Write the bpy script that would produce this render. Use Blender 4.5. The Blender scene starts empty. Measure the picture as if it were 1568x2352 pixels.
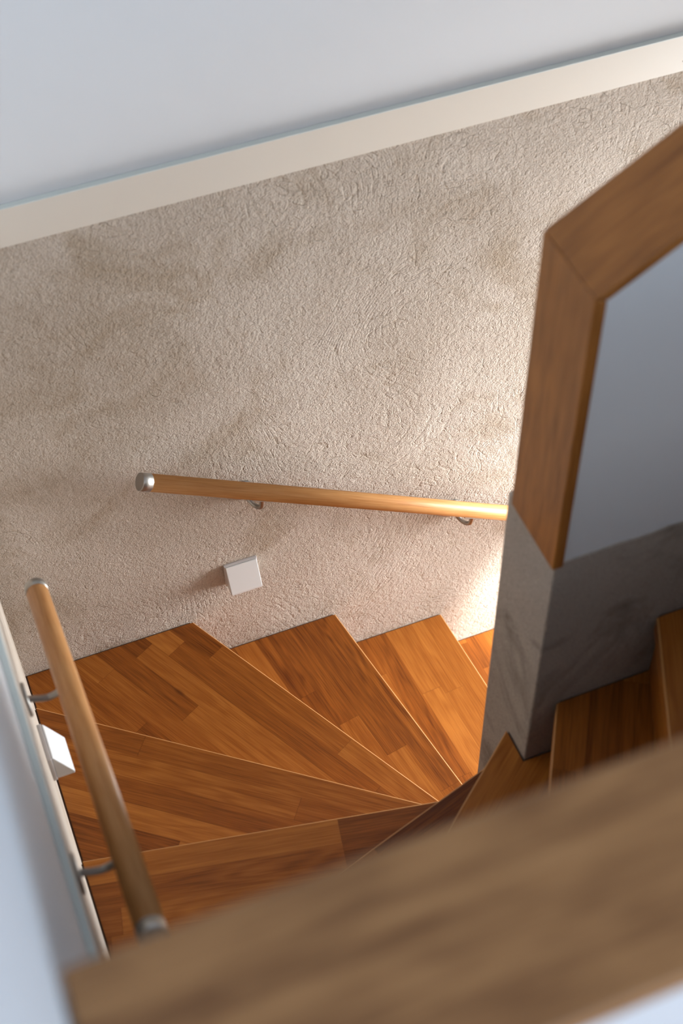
import bpy, bmesh, math, random
from mathutils import Vector, Matrix
random.seed(7)
S = bpy.context.scene
COL = S.collection

# ------------------------------------------------------------------ camera
f_px = 3400.0
cam_d = bpy.data.cameras.new('camera')
cam = bpy.data.objects.new('camera', cam_d); COL.objects.link(cam)
r_ = Vector((0.929748, -0.367869, -0.015534))
u_ = Vector((0.294565, 0.717843, 0.630819))
f_ = Vector((0.220907, 0.591078, -0.775775))
cam.matrix_world = Matrix(((r_.x, u_.x, -f_.x, 0), (r_.y, u_.y, -f_.y, 0), (r_.z, u_.z, -f_.z, 0), (0, 0, 0, 1)))
cam_d.sensor_fit = 'VERTICAL'; cam_d.sensor_height = 36.0; cam_d.sensor_width = 24.0
cam_d.lens = f_px / 2352 * 36.0
cam_d.clip_start = 0.02
cam_d.dof.use_dof = True; cam_d.dof.focus_distance = 3.75; cam_d.dof.aperture_fstop = 2.8
S.camera = cam

# ------------------------------------------------------------------ light
S.view_settings.view_transform = 'Standard'; S.view_settings.look = 'None'
S.view_settings.gamma = 1.0; S.view_settings.use_curve_mapping = False
S.view_settings.exposure = 0.08
W = bpy.data.worlds.new('sky'); S.world = W; W.use_nodes = True
W.node_tree.nodes['Background'].inputs[0].default_value = (0.75, 0.85, 1.0, 1)
W.node_tree.nodes['Background'].inputs[1].default_value = 0.8

def area(name, loc, direction, sx, sy, power, color):
    d = bpy.data.lights.new(name, 'AREA'); d.shape = 'RECTANGLE'; d.size = sx; d.size_y = sy
    d.energy = power; d.color = color
    o = bpy.data.objects.new(name, d); COL.objects.link(o)
    o.location = loc; o.rotation_euler = Vector(direction).to_track_quat('-Z', 'Y').to_euler()
    return o
area('daylight_back_window', (1.15, -2.52, -0.05), (0, 1, -0.1), 2.0, 1.5, 18, (0.54, 0.76, 1.0)).data.spread = math.radians(150)
area('fill_side_window_added', (2.55, -1.75, -0.05), (-1, 0.0, -0.1), 1.3, 1.4, 54, (0.54, 0.76, 1.0)).data.spread = math.radians(160)  # unseen window, added to brighten the left wall against the parapet
area('fill_roof_window_added', (1.2, -1.35, 1.03), (0, 0.15, -1), 1.6, 0.8, 20, (0.94, 0.95, 0.97))  # unseen skylight, added as fill for the white face of the middle wall
area('daylight_stair_window', (2.55, 1.84, -0.75), (-1, 0.1, -0.35), 0.75, 1.5, 2.0, (1.0, 0.95, 0.9))
area('daylight_lower_window', (2.55, 1.86, -3.0), (-1, 0.0, -0.05), 0.75, 1.1, 70, (0.88, 0.95, 1.0)).data.spread = math.radians(145)
sp = bpy.data.lights.new('sun_patch_lower_window', 'SPOT'); sp.energy = 280; sp.color = (1.0, 0.98, 0.96)
sp.spot_size = math.radians(82); sp.spot_blend = 0.12; sp.shadow_soft_size = 0.05
spo = bpy.data.objects.new('sun_patch_lower_window', sp); COL.objects.link(spo)
spo.location = (2.35, 1.45, -3.2)
spo.rotation_euler = (Vector((2.19, 2.287, -3.58)) - Vector(spo.location)).to_track_quat('-Z', 'Y').to_euler()

S.cycles.use_light_tree = False
S.cycles.diffuse_bounces = 3; S.cycles.glossy_bounces = 2; S.cycles.max_bounces = 5

# ------------------------------------------------------------------ materials
def lin(c):
    return tuple((x / 12.92 if x <= .04045 else ((x + .055) / 1.055) ** 2.4) for x in [v / 255 for v in c]) + (1,)
class NT:
    def __init__(s, name):
        s.m = bpy.data.materials.new(name); s.m.use_nodes = True
        s.t = s.m.node_tree; s.b = s.t.nodes['Principled BSDF']
    def n(s, typ, **kw):
        nd = s.t.nodes.new(typ)
        for k, v in kw.items(): setattr(nd, k, v)
        return nd
    def l(s, a, b): s.t.links.new(a, b)
    def val(s, x, inp):
        if hasattr(x, 'is_output'): s.l(x, inp)
        else: inp.default_value = x
    def math(s, op, a, b=0.0, c=0.0):
        nd = s.n('ShaderNodeMath', operation=op)
        s.val(a, nd.inputs[0]); s.val(b, nd.inputs[1]); s.val(c, nd.inputs[2])
        return nd.outputs[0]
    def noise(s, vec, scale, detail=3, rough=.5, dist=0.0):
        nd = s.n('ShaderNodeTexNoise'); s.l(vec, nd.inputs['Vector'])
        nd.inputs['Scale'].default_value = scale; nd.inputs['Detail'].default_value = detail
        nd.inputs['Roughness'].default_value = rough; nd.inputs['Distortion'].default_value = dist
        return nd.outputs['Fac']
    def comb(s, x, y, z=0.0):
        nd = s.n('ShaderNodeCombineXYZ'); s.val(x, nd.inputs[0]); s.val(y, nd.inputs[1]); s.val(z, nd.inputs[2])
        return nd.outputs[0]
    def ramp(s, fac, stops):
        nd = s.n('ShaderNodeValToRGB'); s.l(fac, nd.inputs[0])
        e = nd.color_ramp.elements
        while len(e) < len(stops): e.new(.5)
        for i, (p, c) in enumerate(stops): e[i].position = p; e[i].color = c
        return nd.outputs[0]
    def mix(s, fac, a, b, mode='MIX'):
        nd = s.n('ShaderNodeMix', data_type='RGBA', blend_type=mode)
        s.val(fac, nd.inputs[0]); s.val(a, nd.inputs[6]); s.val(b, nd.inputs[7])
        return nd.outputs[2]
    def maprange(s, v, a, b, c, d):
        nd = s.n('ShaderNodeMapRange'); s.l(v, nd.inputs[0])
        for i, x in enumerate((a, b, c, d)): nd.inputs[i + 1].default_value = x
        return nd.outputs[0]
    def bump(s, h, dist, strength=1.0):
        nd = s.n('ShaderNodeBump'); s.l(h, nd.inputs['Height'])
        nd.inputs['Distance'].default_value = dist; nd.inputs['Strength'].default_value = strength
        s.l(nd.outputs[0], s.b.inputs['Normal'])
def rgb(c): return lin(c)

def plain(name, c, rough=.6, metal=0.0, spec=.5, noise_amt=0.04, bump=0.0):
    k = NT(name); k.b.inputs['Roughness'].default_value = rough; k.b.inputs['Metallic'].default_value = metal
    k.b.inputs['Specular IOR Level'].default_value = spec
    tc = k.n('ShaderNodeTexCoord').outputs['Object']
    base = lin(c); dk = tuple(v * (1 - noise_amt * 2) for v in base[:3]) + (1,)
    k.l(k.mix(k.noise(tc, 6, 1), base, dk), k.b.inputs['Base Color'])
    return k.m

def plaster(name, light, dark, stain, grain_scale=185, bump=.0052, swirl=1.0, stain_amt=.62):
    k = NT(name); k.b.inputs['Roughness'].default_value = .92; k.b.inputs['Specular IOR Level'].default_value = .15
    tc = k.n('ShaderNodeTexCoord').outputs['Object']
    big = k.noise(tc, 2.2, 2, .55, .6)
    patch = k.noise(tc, 3.8, 2, .6)
    brk = k.maprange(k.noise(tc, 38, 0), .40, .62, 0.0, 1.0)
    # trowel sweeps: broken ridges along curved contours, in patches
    sweep = k.math('SINE', k.math('MULTIPLY', k.noise(tc, 1.9, 1, .3, .5), 520.0))
    sweep = k.math('MULTIPLY', k.math('POWER', k.math('MAXIMUM', sweep, 0.0), 2.0), k.maprange(patch, .42, .60, .18, 1.0))
    groove = k.math('MULTIPLY', k.math('MULTIPLY', sweep, brk), -.24 * swirl)
    # short curled scratches
    cv = k.noise(tc, 17, 0, .4, .9)
    cd = k.math('ABSOLUTE', k.math('SUBTRACT', cv, .5))
    scr = k.math('MULTIPLY', k.maprange(cd, 0.0, .022, 1.0, 0.0), k.maprange(k.math('ADD', patch, k.math('MULTIPLY', brk, .25)), .62, .72, 0.0, 1.0))
    groove = k.math('ADD', groove, k.math('MULTIPLY', scr, -.30 * swirl))
    g1 = k.noise(tc, grain_scale, 2, .64, .7)
    g2 = k.noise(tc, grain_scale * .4, 0, .5)
    pit = k.maprange(g1, .26, .36, -1.0, 0.0)
    h = k.math('ADD', k.math('ADD', g1, k.math('MULTIPLY', g2, .5)), k.math('ADD', groove, k.math('MULTIPLY', big, .8)))
    k.bump(h, bump, 1.0)
    c = k.mix(k.maprange(big, .35, .65, 0, 1), light, dark)
    sm = k.maprange(k.noise(tc, 4.2, 4, .7, .8), .52, .74, 0.0, stain_amt)
    c = k.mix(sm, c, stain)
    c = k.mix(k.maprange(pit, -1.0, 0.0, .45, 0.0), c, stain)
    c = k.mix(k.maprange(g1, .3, .6, .30, 0.0), c, stain)
    c = k.mix(k.math('MULTIPLY', scr, .28 * swirl), c, stain)
    k.l(c, k.b.inputs['Base Color'])
    return k.m

def wood(name, tones, stave=None, length=.55, rough=.34, grain=1.0, spec=.4, ring=1.0, knots=False, coat=0.0, blotch=.08):
    """oak, grain along U, metres in the UV map; staves of random tone when stave is a width"""
    k = NT(name); k.b.inputs['Specular IOR Level'].default_value = spec
    k.b.inputs['Coat Weight'].default_value = coat; k.b.inputs['Coat Roughness'].default_value = .18
    uv = k.n('ShaderNodeTexCoord').outputs['UV']
    sx = k.n('ShaderNodeSeparateXYZ'); k.l(uv, sx.inputs[0]); u, v = sx.outputs[0], sx.outputs[1]
    if stave:
        row = k.math('FLOOR', k.math('DIVIDE', v, stave))
        wr = k.n('ShaderNodeTexWhiteNoise', noise_dimensions='1D'); k.l(row, wr.inputs['W'])
        lr = k.math('MULTIPLY_ADD', k.math('FRACT', k.math('MULTIPLY', wr.outputs[0], 17.3)), length * .7, length * .65)
        uu = k.math('DIVIDE', k.math('MULTIPLY_ADD', wr.outputs[0], 5.0, u), lr)
        colm = k.math('FLOOR', uu)
        wn = k.n('ShaderNodeTexWhiteNoise', noise_dimensions='2D'); k.l(k.comb(row, colm), wn.inputs['Vector'])
        rnd = wn.outputs[0]
        rnd2 = k.math('FRACT', k.math('MULTIPLY', rnd, 37.7))
    else:
        rnd = k.math('ADD', 0.0, .5); rnd2 = rnd
    gu = k.math('MULTIPLY_ADD', rnd, 40.0, u); gv = k.math('MULTIPLY_ADD', rnd2, 9.0, v)
    fine = k.noise(k.comb(k.math('MULTIPLY', gu, 9.0), k.math('MULTIPLY', gv, 330.0)), 1.0, 2, .6)
    med = k.noise(k.comb(k.math('MULTIPLY', gu, 2.2), k.math('MULTIPLY', gv, 46.0)), 1.0, 2, .55, .4)
    slow = k.noise(k.comb(k.math('MULTIPLY', gu, 2.6), k.math('MULTIPLY', gv, 13.0)), 1.0, 2, .5)
    rg = k.math('SINE', k.math('ADD', k.math('MULTIPLY', slow, 48.0), k.math('MULTIPLY', fine, 1.6)))
    rg = k.math('MULTIPLY', k.math('MULTIPLY_ADD', rg, .5, .5), k.maprange(rnd2, .2, 1.0, .25, 1.0) if stave else .6)
    blot = k.noise(k.comb(k.math('MULTIPLY', gu, 11.0), k.math('MULTIPLY', gv, 42.0)), 1.0, 2, .5, .3)
    fac = k.math('ADD', k.math('MULTIPLY', fine, .60 * grain), k.math('MULTIPLY', med, .50 * grain))
    fac = k.math('ADD', fac, k.math('MULTIPLY_ADD', blot, blotch, -.5 * blotch - .065))
    fac = k.math('ADD', fac, k.math('MULTIPLY', rg, .13 * ring))
    if stave:
        fac = k.math('ADD', fac, k.math('MULTIPLY_ADD', rnd, .40, -.20))
    c = k.ramp(fac, [(.18, tones[2]), (.50, tones[1]), (.86, tones[0])])
    if knots:
        vk = k.n('ShaderNodeTexVoronoi', feature='F1'); k.l(k.comb(k.math('MULTIPLY', u, 3.2), k.math('MULTIPLY', v, 7.0)), vk.inputs['Vector'])
        vk.inputs['Scale'].default_value = 1.0
        sc = k.n('ShaderNodeSeparateColor'); k.l(vk.outputs['Color'], sc.inputs[0])
        kn = k.math('MULTIPLY', k.maprange(vk.outputs['Distance'], .02, .085, 1.0, 0.0), k.maprange(sc.outputs[0], .62, .66, 0.0, .85))
        c = k.mix(kn, c, lin((62, 28, 8)))
    if stave:
        # thin glue lines between the staves
        fv = k.math('FRACT', k.math('DIVIDE', v, stave)); fu = k.math('FRACT', uu)
        ev = k.math('MINIMUM', fv, k.math('SUBTRACT', 1.0, fv)); eu = k.math('MINIMUM', fu, k.math('SUBTRACT', 1.0, fu))
        ln = k.math('MAXIMUM', k.maprange(ev, .0, .014, .5, 0.0), k.maprange(eu, 0.0, .0022, .5, 0.0))
        c = k.mix(ln, c, tones[2])
    k.l(c, k.b.inputs['Base Color'])
    k.l(k.maprange(fine, .3, .7, rough + .07, rough - .03), k.b.inputs['Roughness'])
    return k.m

M = {}
M['plaster'] = plaster('beige trowelled lime plaster', lin((199, 186, 173)), lin((181, 167, 153)), lin((152, 132, 108)))
M['grey_plaster'] = plaster('grey smooth plaster', lin((186, 174, 162)), lin((168, 155, 143)), lin((104, 92, 81)), 260, .0022, .25, .8)
M['white'] = plain('matt white wall paint', (221, 221, 222), .75, spec=.25, noise_amt=.01, bump=.0004)
M['cream'] = plain('cream lacquered board', (219, 209, 196), .35, noise_amt=.01)
M['mint'] = plain('cream edge with skylight tint', (216, 222, 217), .4, noise_amt=.01)  # edge of the cream board, cool skylight painted into its colour
M['ceiling'] = plain('white ceiling paint', (214, 214, 214), .7)
M['edge'] = plain('pale worn oak edge with painted highlight', (196, 138, 80), .35, noise_amt=.06)  # worn arris, with the bright nosing highlight painted in as well
M['filler'] = plain('dark brown joint filler', (84, 56, 38), .9)
M['gap'] = plain('dark joint filler', (70, 50, 36), .9)
M['tread'] = wood('oiled oak staves', (lin((180, 112, 46)), lin((146, 82, 27)), lin((96, 47, 11))), .060, .62, .36, knots=True, spec=.2, coat=.08)
M['cap'] = wood('oiled oak board', (lin((192, 130, 68)), lin((168, 107, 50)), lin((122, 72, 28))), None, 1, .42, .8, .3, coat=.2, blotch=.35)
M['board'] = wood('oiled oak board with painted sheen', (lin((180, 134, 90)), lin((156, 112, 71)), lin((114, 75, 44))), None, 1, .42, .8, .3, coat=.2, blotch=.6)  # same oak as the sloping cap; paler, greyer tones stand in for sheen
M['rail'] = wood('turned oak rail', (lin((200, 146, 92)), lin((178, 120, 66)), lin((128, 78, 36))), None, 1, .40, 1.3, .25, .8)
M['steel'] = plain('brushed stainless steel', (172, 168, 162), .42, 1.0, noise_amt=.05)
M['lamp'] = plain('white glazed lamp shell', (212, 210, 208), .38, noise_amt=.005)
M['lamp_back'] = plain('pale grey lamp back plate', (206, 200, 198), .5, noise_amt=.03)
M['frost'] = plain('frosted lamp glass', (240, 236, 226), .5, noise_amt=.0)
M['floor'] = wood('oak floor boards', (lin((200, 140, 84)), lin((176, 112, 60)), lin((130, 76, 36))), .12, 1.4, .4)

# ------------------------------------------------------------------ mesh helpers
def link(name, bm, mat, parent=None, bevel=0.0, seg=3, smooth=False, angle=40, weight=False):
    bmesh.ops.recalc_face_normals(bm, faces=bm.faces)
    me = bpy.data.meshes.new(name); bm.to_mesh(me); bm.free()
    o = bpy.data.objects.new(name, me); COL.objects.link(o)
    me.materials.append(M[mat] if isinstance(mat, str) else mat)
    if smooth:
        for p in me.polygons: p.use_smooth = True
    if bevel:
        b = o.modifiers.new('bevel', 'BEVEL'); b.width = bevel; b.segments = seg
        b.limit_method = 'ANGLE'; b.angle_limit = math.radians(angle); b.harden_normals = False
        for p in me.polygons: p.use_smooth = True
        o.modifiers.new('wn', 'WEIGHTED_NORMAL').keep_sharp = True
    if parent is not None:
        o.parent = parent; o.matrix_parent_inverse = parent.matrix_world.inverted()
    return o
def thing(name, label, cat, loc, group=None):
    o = bpy.data.objects.new(name, None); COL.objects.link(o); o.location = loc
    o.empty_display_size = .05
    o.matrix_world = Matrix.Translation(loc)
    o['label'] = label; o['category'] = cat
    if group: o['group'] = group
    return o
def struct(o, label=None):
    o['kind'] = 'structure'
    if label: o['label'] = label
    return o
def add_box(bm, x0, x1, y0, y1, z0, z1):
    v = [bm.verts.new((x, y, z)) for z in (z0, z1) for y in (y0, y1) for x in (x0, x1)]
    for q in ((0, 2, 3, 1), (4, 5, 7, 6), (0, 1, 5, 4), (2, 6, 7, 3), (0, 4, 6, 2), (1, 3, 7, 5)):
        bm.faces.new([v[i] for i in q])
def box(*a):
    bm = bmesh.new(); add_box(bm, *a); return bm
def prism(bm, pts, d):
    """extrude the planar loop pts by vector d"""
    a = [bm.verts.new(p) for p in pts]; b = [bm.verts.new(Vector(p) + Vector(d)) for p in pts]
    n = len(pts)
    bm.faces.new(a); bm.faces.new(b[::-1])
    for i in range(n): bm.faces.new((a[i], b[i], b[(i + 1) % n], a[(i + 1) % n]))
def set_uv(bm, fn):
    ul = bm.loops.layers.uv.verify()
    bm.normal_update()
    for fc in bm.faces:
        for lp in fc.loops: lp[ul].uv = fn(lp.vert.co, fc.normal)
def tube(bm, pts, r, seg=20, caps=True, uv=True):
    pts = [Vector(p) for p in pts]; rr = r if isinstance(r, (list, tuple)) else [r] * len(pts)
    ul = bm.loops.layers.uv.verify()
    rings = []; d0 = None; s = 0; ss = []
    for i, p in enumerate(pts):
        d = (pts[min(i + 1, len(pts) - 1)] - pts[max(i - 1, 0)]).normalized()
        if d0 is None:
            a = d.orthogonal().normalized()
        else:
            a = (a - d * a.dot(d)).normalized()
        d0 = d; b = d.cross(a)
        rings.append([bm.verts.new(p + (a * math.cos(t) + b * math.sin(t)) * rr[i]) for t in [2 * math.pi * j / seg for j in range(seg)]])
        if i: s += (pts[i] - pts[i - 1]).length
        ss.append(s)
    for i in range(len(pts) - 1):
        for j in range(seg):
            f = bm.faces.new((rings[i][j], rings[i][(j + 1) % seg], rings[i + 1][(j + 1) % seg], rings[i + 1][j]))
            f.smooth = True
            w = 2 * math.pi * rr[i]
            for lp, (uu, vv) in zip(f.loops, ((ss[i], j), (ss[i], j + 1), (ss[i + 1], j + 1), (ss[i + 1], j))):
                lp[ul].uv = (uu, abs(vv / seg - .5) * w)
    if caps:
        bm.faces.new(rings[0][::-1]); bm.faces.new(rings[-1])

# ------------------------------------------------------------------ levels and plan (metres from the eye)
RISE = 0.18
def Z(k): return -3.2637 + RISE * (k - 3)
FAR, LEFT = 2.287, -0.040
SX, SY0, SY1 = 0.825, 1.227, 1.400        # middle wall: end, near face, far face
PY0, PY1 = 0.285, 0.410                   # parapet
RIGHT = 2.60
ZF = Z(12); ZL = Z(-3); ZC = 1.06
TRIM0, TRIM1 = -1.875, -1.786

# ------------------------------------------------------------------ shell
def wall_with_hole(axis, pos, t, a0, a1, z0, z1, h0, h1, hz0, hz1):
    bm = bmesh.new()
    def bx(a, b, c, d):
        if b - a < 1e-4 or d - c < 1e-4: return
        if axis == 'x': add_box(bm, pos, pos + t, a, b, c, d)
        else: add_box(bm, a, b, pos, pos + t, c, d)
    bx(a0, h0, z0, z1); bx(h1, a1, z0, z1); bx(h0, h1, z0, hz0); bx(h0, h1, hz1, z1)
    return bm
struct(link('wall_far', box(LEFT - .25, RIGHT + .2, FAR, FAR + .30, ZL - .1, TRIM0), 'plaster'))
struct(link('wall_far_upper', box(LEFT - .25, RIGHT + .2, FAR + .0115, FAR + .30, TRIM0 + .0005, ZC), 'white'))
struct(link('wall_left', box(LEFT - .25, LEFT, PY1 - .13, FAR, ZL - .1, TRIM0), 'plaster'))
struct(link('wall_left_upper', box(LEFT - .25, LEFT - .0095, -2.6, FAR + .0115, TRIM0 + .0005, ZC), 'white'))
bmr = bmesh.new()
for q in ((-1.05, 1.45, ZL - .1, ZC), (-2.6, -2.45, ZL - .1, ZC), (-2.45, -1.05, ZL - .1, -.8), (-2.45, -1.05, .7, ZC), (2.25, FAR, ZL - .1, ZC), (1.45, 2.25, ZL - .1, -3.6), (1.45, 2.25, -2.4, -1.55), (1.45, 2.25, .05, ZC)):
    add_box(bmr, RIGHT, RIGHT + .2, *q)
struct(link('wall_right', bmr, 'white'))
struct(link('wall_back', wall_with_hole('y', -2.8, .2, LEFT - .25, RIGHT + .2, ZF - .3, ZC, .1, 2.2, -.85, .75), 'white'))
bmc = bmesh.new()
for q in ((LEFT - .25, RIGHT + .2, -2.8, -1.8), (LEFT - .25, RIGHT + .2, -.9, FAR + .3), (LEFT - .25, .35, -1.8, -.9), (2.05, RIGHT + .2, -1.8, -.9)):
    add_box(bmc, *q, ZC, ZC + .2)
struct(link('ceiling', bmc, 'ceiling'))
bmf = box(LEFT - .0095, RIGHT, -2.6, PY0, ZF - .25, ZF); add_box(bmf, 1.70, RIGHT, PY1, SY0, ZF - .25, ZF)
set_uv(bmf, lambda c, n: (c.x, c.y)); struct(link('floor', bmf, 'floor'))
bml = box(LEFT, RIGHT, PY1, FAR, ZL - .1, ZL)
set_uv(bml, lambda c, n: (c.x, c.y)); struct(link('floor_lower', bml, 'floor'))
struct(link('wall_near', box(LEFT - .0095, 1.70, PY0, PY1, ZL - .1, -.951), 'white'))
# window frames
def frame(name, axis, pos, a0, a1, z0, z1):
    bm = bmesh.new(); w = .06
    for (p, q, r, s) in ((a0, a0 + w, z0, z1), (a1 - w, a1, z0, z1), (a0 + w, a1 - w, z0, z0 + w), (a0 + w, a1 - w, z1 - w, z1), ((a0 + a1) / 2 - .025, (a0 + a1) / 2 + .025, z0 + w, z1 - w)):
        if axis == 'x': add_box(bm, pos, pos + .06, p, q, r, s)
        elif axis == 'y': add_box(bm, p, q, pos, pos + .06, r, s)
        else: add_box(bm, p, q, r, s, pos, pos + .06)
    return struct(link(name, bm, 'white', bevel=.004, seg=2))
frame('window_1', 'y', -2.72, .1, 2.2, -.85, .75)
frame('window_2', 'x', RIGHT + .05, 1.45, 2.25, -3.6, -2.4)

frame('window_3', 'x', RIGHT + .05, 1.45, 2.25, -1.55, .05)
frame('window_added_side', 'x', RIGHT + .05, -2.45, -1.05, -.8, .7)  # frame for the added side fill light, out of view
frame('window_added_roof', 'z', ZC + .05, .35, 2.05, -1.8, -.9)  # frame for the added overhead fill light, out of view
# baseboards: cream face, top edge tinted grey-green for the cool skylight on it
def baseboard(name, face, edge, label):
    o = struct(link(name, box(*face), 'cream'), label)
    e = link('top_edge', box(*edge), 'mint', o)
    e['label'] = 'top edge with a cool skylight tint painted in'
    return o
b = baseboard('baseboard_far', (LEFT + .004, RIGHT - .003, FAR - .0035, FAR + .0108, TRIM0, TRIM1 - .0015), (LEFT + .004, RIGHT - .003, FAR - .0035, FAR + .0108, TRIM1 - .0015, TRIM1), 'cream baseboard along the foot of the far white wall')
for (xx, zz) in ((1.655, -1.802), (1.655, -1.85)):
    bm = bmesh.new(); tube(bm, [(xx, FAR - .0037, zz), (xx, FAR - .003, zz)], .0022, 10)
    link('nail_head', bm, 'gap', b)
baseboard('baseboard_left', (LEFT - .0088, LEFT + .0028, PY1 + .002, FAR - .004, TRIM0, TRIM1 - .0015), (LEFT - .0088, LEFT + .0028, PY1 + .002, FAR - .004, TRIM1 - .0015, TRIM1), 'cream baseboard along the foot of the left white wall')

# middle wall: grey plaster below, white above
rng = random.Random(3)
gtop = -1.920
bm = bmesh.new()
n = 60
prof = [(SX + .004 + (RIGHT - SX - .004) * i / n, gtop + rng.uniform(-.0022, .0022)) for i in range(n + 1)]
lo = [(SX, ZL - .1), (RIGHT, ZL - .1)]
pts = [(SX, SY0, ZL - .1)] + [(RIGHT, SY0, ZL - .1)] + [(x, SY0, z) for x, z in prof[::-1]] + [(SX, SY0, gtop - .002)]
prism(bm, pts, (0, SY1 - SY0, 0))
bm.edges.ensure_lookup_table()
bw = bm.edges.layers.float.new('bevel_weight_edge')
for e in bm.edges:
    a, c = e.verts[0].co, e.verts[1].co
    if abs(a.x - SX) < 1e-5 and abs(c.x - SX) < 1e-5: e[bw] = 1.0
    elif abs(a.y - SY1) < 1e-5 and abs(c.y - SY1) < 1e-5 and a.z > -2 and c.z > -2: e[bw] = .9
wm = struct(link('wall_middle', bm, 'grey_plaster'), 'grey plastered middle wall between the two stair flights')
md = wm.modifiers.new('bevel', 'BEVEL'); md.width = .009; md.segments = 4; md.limit_method = 'WEIGHT'
SL = .63
def capz(x): return -1.337 + SL * (x - .820)
bm = bmesh.new()
prism(bm, [(.8412, SY0 + .004, gtop - .006), (RIGHT, SY0 + .004, gtop - .006), (RIGHT, SY0 + .004, capz(RIGHT) - .0242), (.8412, SY0 + .004, capz(.8412) - .0242)], (0, .142, 0))
struct(link('wall_middle_upper', bm, 'white'), 'white boarded upper part of the middle wall')

# ------------------------------------------------------------------ oak caps
t = thing('oak_coping', 'sloping oak capping with upright end board wrapped round the end of the middle wall', 'coping', (.83, 1.30, -1.93))
bm = bmesh.new()
prism(bm, [(.8205, 1.2255, capz(.8205)), (RIGHT, 1.2255, capz(RIGHT)), (RIGHT, 1.2255, capz(RIGHT) - .0236), (.8408, 1.2255, capz(.8408) - .0236)], (0, .1535, 0))
set_uv(bm, lambda c, n: (c.x * 1.18 + 3, c.y + (c.z - capz(c.x)) * .8))
link('top_board', bm, 'cap', t, bevel=.0045, seg=4, angle=50)
bm = bmesh.new()
prism(bm, [(.8205, 1.2255, capz(.8205) - .0004), (.8408, 1.2255, capz(.8408) - .0240), (.8408, 1.2255, -1.930), (.8205, 1.2255, -1.930)], (0, .1535, 0))
set_uv(bm, lambda c, n: (c.z + 11, c.y + (c.x - .82) * 1.1))
link('end_board', bm, 'cap', t, bevel=.003, seg=3, angle=50)

CZ = -.930
t = thing('oak_coping', 'wide level oak board capping the white parapet in the blurred foreground', 'coping', (.8, .34, CZ - .021))
bm = box(-.0462, 1.70, .2655, .4235, CZ - .021, CZ)
set_uv(bm, lambda c, n: (c.x + 27, c.y + c.z))
link('board', bm, 'board', t, bevel=.005, seg=4)

# ------------------------------------------------------------------ staircase
# front edge of each tread k: (inner point, outer point)
N = {-2: ((1.94, 1.40), (1.91, FAR)), -1: ((1.70, 1.40), (1.67, FAR)), 0: ((1.475, 1.40), (1.43, FAR)),
     1: ((1.230, 1.40), (1.161, FAR)), 2: ((.981, 1.40), (.826, FAR)), 3: ((.894, 1.40), (.419, FAR)),
     4: ((.825, 1.398), (-.040, 2.065)), 5: ((.825, 1.357), (-.040, 1.532)), 6: ((.825, 1.334), (-.040, 1.087)),
     7: ((.825, 1.302), (-.040, .619)), 8: ((.876, 1.227), (.381, .41)), 9: ((1.056, 1.227), (.686, .41)),
     10: ((1.27, 1.227), (1.00, .41)), 11: ((1.485, 1.227), (1.34, .41)), 12: ((1.70, 1.227), (1.70, .41))}
G = .0045
FLIGHT_LOW = [(LEFT + G, SY1 + G), (RIGHT - G, SY1 + G), (RIGHT - G, FAR - G), (LEFT + G, FAR - G)]
TURN = [(LEFT + G, PY1 + G), (RIGHT - G, PY1 + G), (RIGHT - G, SY0 - G), (SX - G, SY0 - G), (SX - G, FAR - G), (LEFT + G, FAR - G)]
FILL_LOW = [(LEFT + .0003, SY1 + .0003), (RIGHT - G, SY1 + .0003), (RIGHT - G, FAR - .0003), (LEFT + .0003, FAR - .0003)]
FILL_TURN = [(LEFT + .0003, PY1 + .0003), (RIGHT - G, PY1 + .0003), (RIGHT - G, SY0 - .0003), (SX - .0003, SY0 - .0003), (SX - .0003, FAR - .0003), (LEFT + .0003, FAR - .0003)]
def halfplane(k, off):
    a, c = Vector(N[k][0]), Vector(N[k][1]); d = (c - a).normalized(); nrm = Vector((-d.y, d.x))
    # climbing direction: towards the next front edge (or away from the one before)
    o = k + 1 if k + 1 in N else k - 1
    m = (Vector(N[o][0]) + Vector(N[o][1])) / 2 - (a + c) / 2
    if o < k: m = -m
    if nrm.dot(m) < 0: nrm = -nrm
    return nrm, nrm.dot(a) + off
def clip(poly, nrm, dd, keep=1):
    out = []
    for i in range(len(poly)):
        p, q = Vector(poly[i]), Vector(poly[(i + 1) % len(poly)])
        sp_, sq = (nrm.dot(p) - dd) * keep, (nrm.dot(q) - dd) * keep
        if sp_ >= 0: out.append(p)
        if sp_ * sq < 0: out.append(p + (q - p) * (sp_ / (sp_ - sq)))
    res = []
    for p in out:
        if not res or (p - res[-1]).length > 1e-4: res.append(p)
    if (res[0] - res[-1]).length < 1e-4: res.pop()
    return res
st = thing('staircase', 'winding oak staircase turning round the middle wall between plastered walls', 'staircase', (.5, 1.6, ZL))
TH = .040
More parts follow.
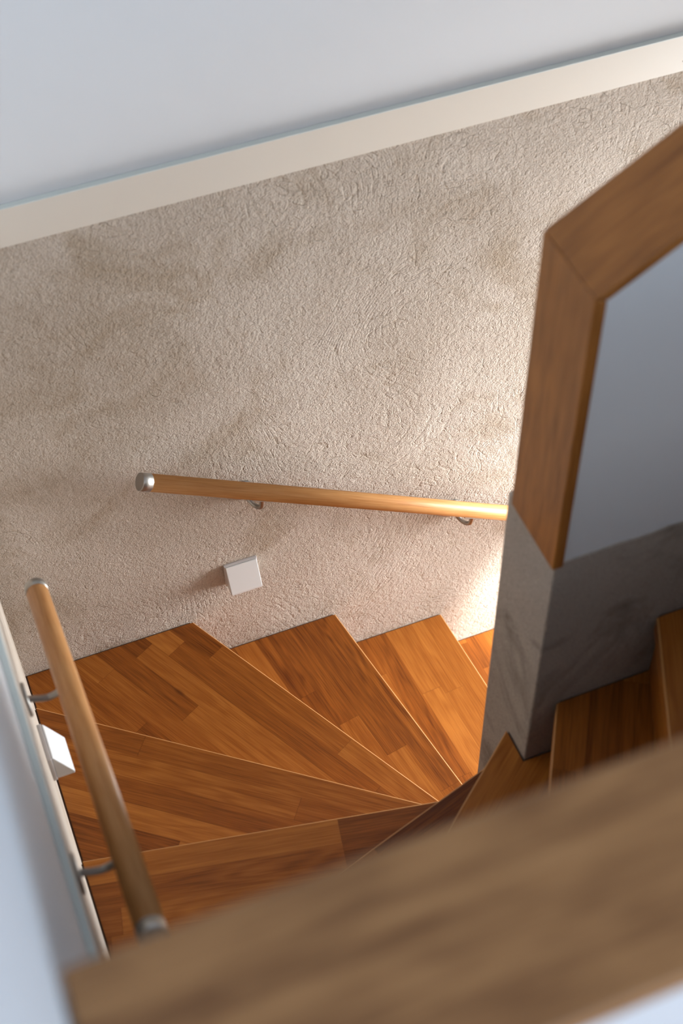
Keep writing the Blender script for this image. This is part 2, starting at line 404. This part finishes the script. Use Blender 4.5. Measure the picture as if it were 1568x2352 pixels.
for k in range(-2, 12):
    base = FLIGHT_LOW if k <= 3 else TURN
    poly = clip(base, *halfplane(k, 0.0))
    poly = clip(poly, *halfplane(k + 1, .030), keep=-1)
    a, c = Vector(N[k][0]), Vector(N[k][1]); d = (c - a).normalized(); nrm, dd = halfplane(k, 0.0)
    bm = bmesh.new(); prism(bm, [(p.x, p.y, Z(k) - TH) for p in poly], (0, 0, TH))
    set_uv(bm, lambda co, nn: (d.dot(co.xy) + 3.7 * k + 20, nrm.dot(co.xy) - dd + (co.z - Z(k)) * .999 + .060 * 40 * (k + 4)))
    bw = bm.edges.layers.float.new('bevel_weight_edge')
    for e in bm.edges:
        if all(abs(nrm.dot(q.co.xy) - dd) < 1e-4 for q in e.verts) and abs(e.verts[0].co.z - e.verts[1].co.z) < 1e-5: e[bw] = 1.0
    o = link('tread', bm, 'tread', st)
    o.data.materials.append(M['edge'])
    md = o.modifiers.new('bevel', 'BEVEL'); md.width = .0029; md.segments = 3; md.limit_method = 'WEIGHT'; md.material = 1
    # dark joint between the tread and the walls
    fp = clip(clip(FILL_LOW if k <= 3 else FILL_TURN, *halfplane(k, .006)), *halfplane(k + 1, .020), keep=-1)
    bm = bmesh.new(); prism(bm, [(p.x, p.y, Z(k) - TH + .004) for p in fp], (0, 0, TH - .0065))
    link('joint_filler', bm, 'filler', st)
    # riser below the front edge
    rp = clip(base, *halfplane(k, .012)); rp = clip(rp, *halfplane(k, .029), keep=-1)
    zb = Z(k - 1) + .0003
    bm = bmesh.new(); prism(bm, [(p.x, p.y, zb) for p in rp], (0, 0, Z(k) - TH - .0003 - zb))
    set_uv(bm, lambda co, nn: (d.dot(co.xy) + 5.1 * k + 90, co.z + (nrm.dot(co.xy))))
    link('riser', bm, 'tread', st)
# ------------------------------------------------------------------ handrails
RR = .0213
def handrail(label, P0, P1, group, brackets, wall_axis, wall_pos, skew=(0.0, 0.0)):
    """P0/P1: axis ends; brackets: parameters along the rail"""
    P0, P1 = Vector(P0), Vector(P1); d = (P1 - P0).normalized()
    t = thing('handrail', label, 'handrail', tuple((P0 + P1) / 2), group)
    cap = .026
    bm = bmesh.new(); tube(bm, [P0 + d * cap, P1 - d * cap], RR, 40, caps=True)
    link('rail', bm, 'rail', t)
    for (p, s) in ((P0, 1), (P1, -1)):
        bm = bmesh.new()
        tube(bm, [p, p + d * s * .0012, p + d * s * cap], [RR - .0008, RR + .0004, RR + .0004], 40)
        for f in bm.faces:
            if len(f.verts) > 4: f.smooth = False
        link('end_cap', bm, 'steel', t)
    wn = Vector((0, 1, 0)) if wall_axis == 'y' else Vector((-1, 0, 0))   # towards the wall
    for s in brackets:
        q = P0 + d * s
        gap = (wall_pos - q.y) if wall_axis == 'y' else (q.x - wall_pos)
        low = q + Vector((0, 0, -.067))
        br = None
        # rosette on the wall
        w = low + wn * gap - d * skew[0]
        q2 = q + d * skew[1]
        bm = bmesh.new(); tube(bm, [w - wn * .0005, w - wn * .005, w - wn * .0065], [.032, .032, .030], 36)
        br = link('bracket', bm, 'steel', t)
        bm = bmesh.new()
        ctl = [(1.0 - .006 / gap, -.067), (.86, -.069), (.66, -.077), (.45, -.081), (.22, -.074), (.06, -.056), (0.0, -RR - .003)]
        ctl = [q + d * (skew[1] * (1 - x) - skew[0] * x) + wn * gap * x + Vector((0, 0, y)) for x, y in ctl]
        A = []
        for i in range(len(ctl) - 1):
            p0, p1, p2, p3 = ctl[max(i - 1, 0)], ctl[i], ctl[i + 1], ctl[min(i + 2, len(ctl) - 1)]
            for j in range(5):
                u = j / 5
                A.append(.5 * ((2 * p1) + (p2 - p0) * u + (2 * p0 - 5 * p1 + 4 * p2 - p3) * u * u + (3 * p1 - p0 - 3 * p2 + p3) * u ** 3))
        A.append(ctl[-1])
        tube(bm, A, .0062, 16)
        ar = link('arm', bm, 'steel', br)
        bm = bmesh.new()
        up = (Vector((0, 0, 1)) - d * d.z).normalized(); sd = d.cross(up)
        base = q2 + d * skew[1] * .35 - up * (RR + .0032)
        v = [base + d * x + sd * y for x, y in ((-.03, -.009), (.03, -.009), (.03, .009), (-.03, .009))]
        prism(bm, v, up * .003)
        link('saddle', bm, 'steel', br, bevel=.001, seg=2)
    return t
P0 = Vector((.339, 2.222, -2.577)); P1 = Vector((1.307, 2.222, -3.1427)); dd_ = (P1 - P0)
P1 = P0 + dd_ * 1.55
handrail('round oak handrail with steel end cap sloping along the far plaster wall', P0, P1, None, [.300, .973, 1.55], 'y', FAR, (.008, .032))
handrail('round oak handrail with steel end caps along the left wall', (.0395, 1.800, -2.297), (.0365, .850, -1.892), None, [.30, .80], 'x', LEFT)

# ------------------------------------------------------------------ step lights
def step_light(label, o, ux, n):
    """o: top centre on the wall, ux: along the wall, n: out of the wall"""
    o, ux, n = Vector(o), Vector(ux), Vector(n); dz = Vector((0, 0, -1))
    t = thing('wall_light', label, 'wall light', tuple(o))
    w, h, d0, d1 = .090, .083, .0125, .047
    bm = bmesh.new()
    prism(bm, [o + ux * (-w / 2) + n * .0003, o + ux * (w / 2) + n * .0003, o + ux * (w / 2) + dz * h + n * .0003, o - ux * (w / 2) + dz * h + n * .0003], n * .0085)
    link('back_plate', bm, 'lamp_back', t, bevel=.0012, seg=2)
    bm = bmesh.new(); i = .0022
    prof = [(.0090, .001), (.0130, .001), (d1, h - .009), (d1 - .001, h - .002), (.0090, h - .002)]
    prism(bm, [o - ux * (w / 2 - i) + n * a + dz * c for a, c in prof], ux * (w - 2 * i))
    link('shade', bm, 'lamp', t, bevel=.004, seg=4, angle=30)
    bm = bmesh.new()
    prism(bm, [o + ux * x + n * a + dz * (h - .0018) for x, a in ((-w / 2 + .009, .014), (w / 2 - .009, .014), (w / 2 - .009, d1 - .008), (-w / 2 + .009, d1 - .008))], dz * .0015)
    link('diffuser', bm, 'frost', t)
    return t
step_light('white wedge-shaped wall light on the far plaster wall below the handrail', (.568, FAR, -3.066), (1, 0, 0), (0, -1, 0))
step_light('white wedge-shaped wall light on the left wall beside the left handrail', (LEFT, 1.66, -2.612), (0, 1, 0), (1, 0, 0))
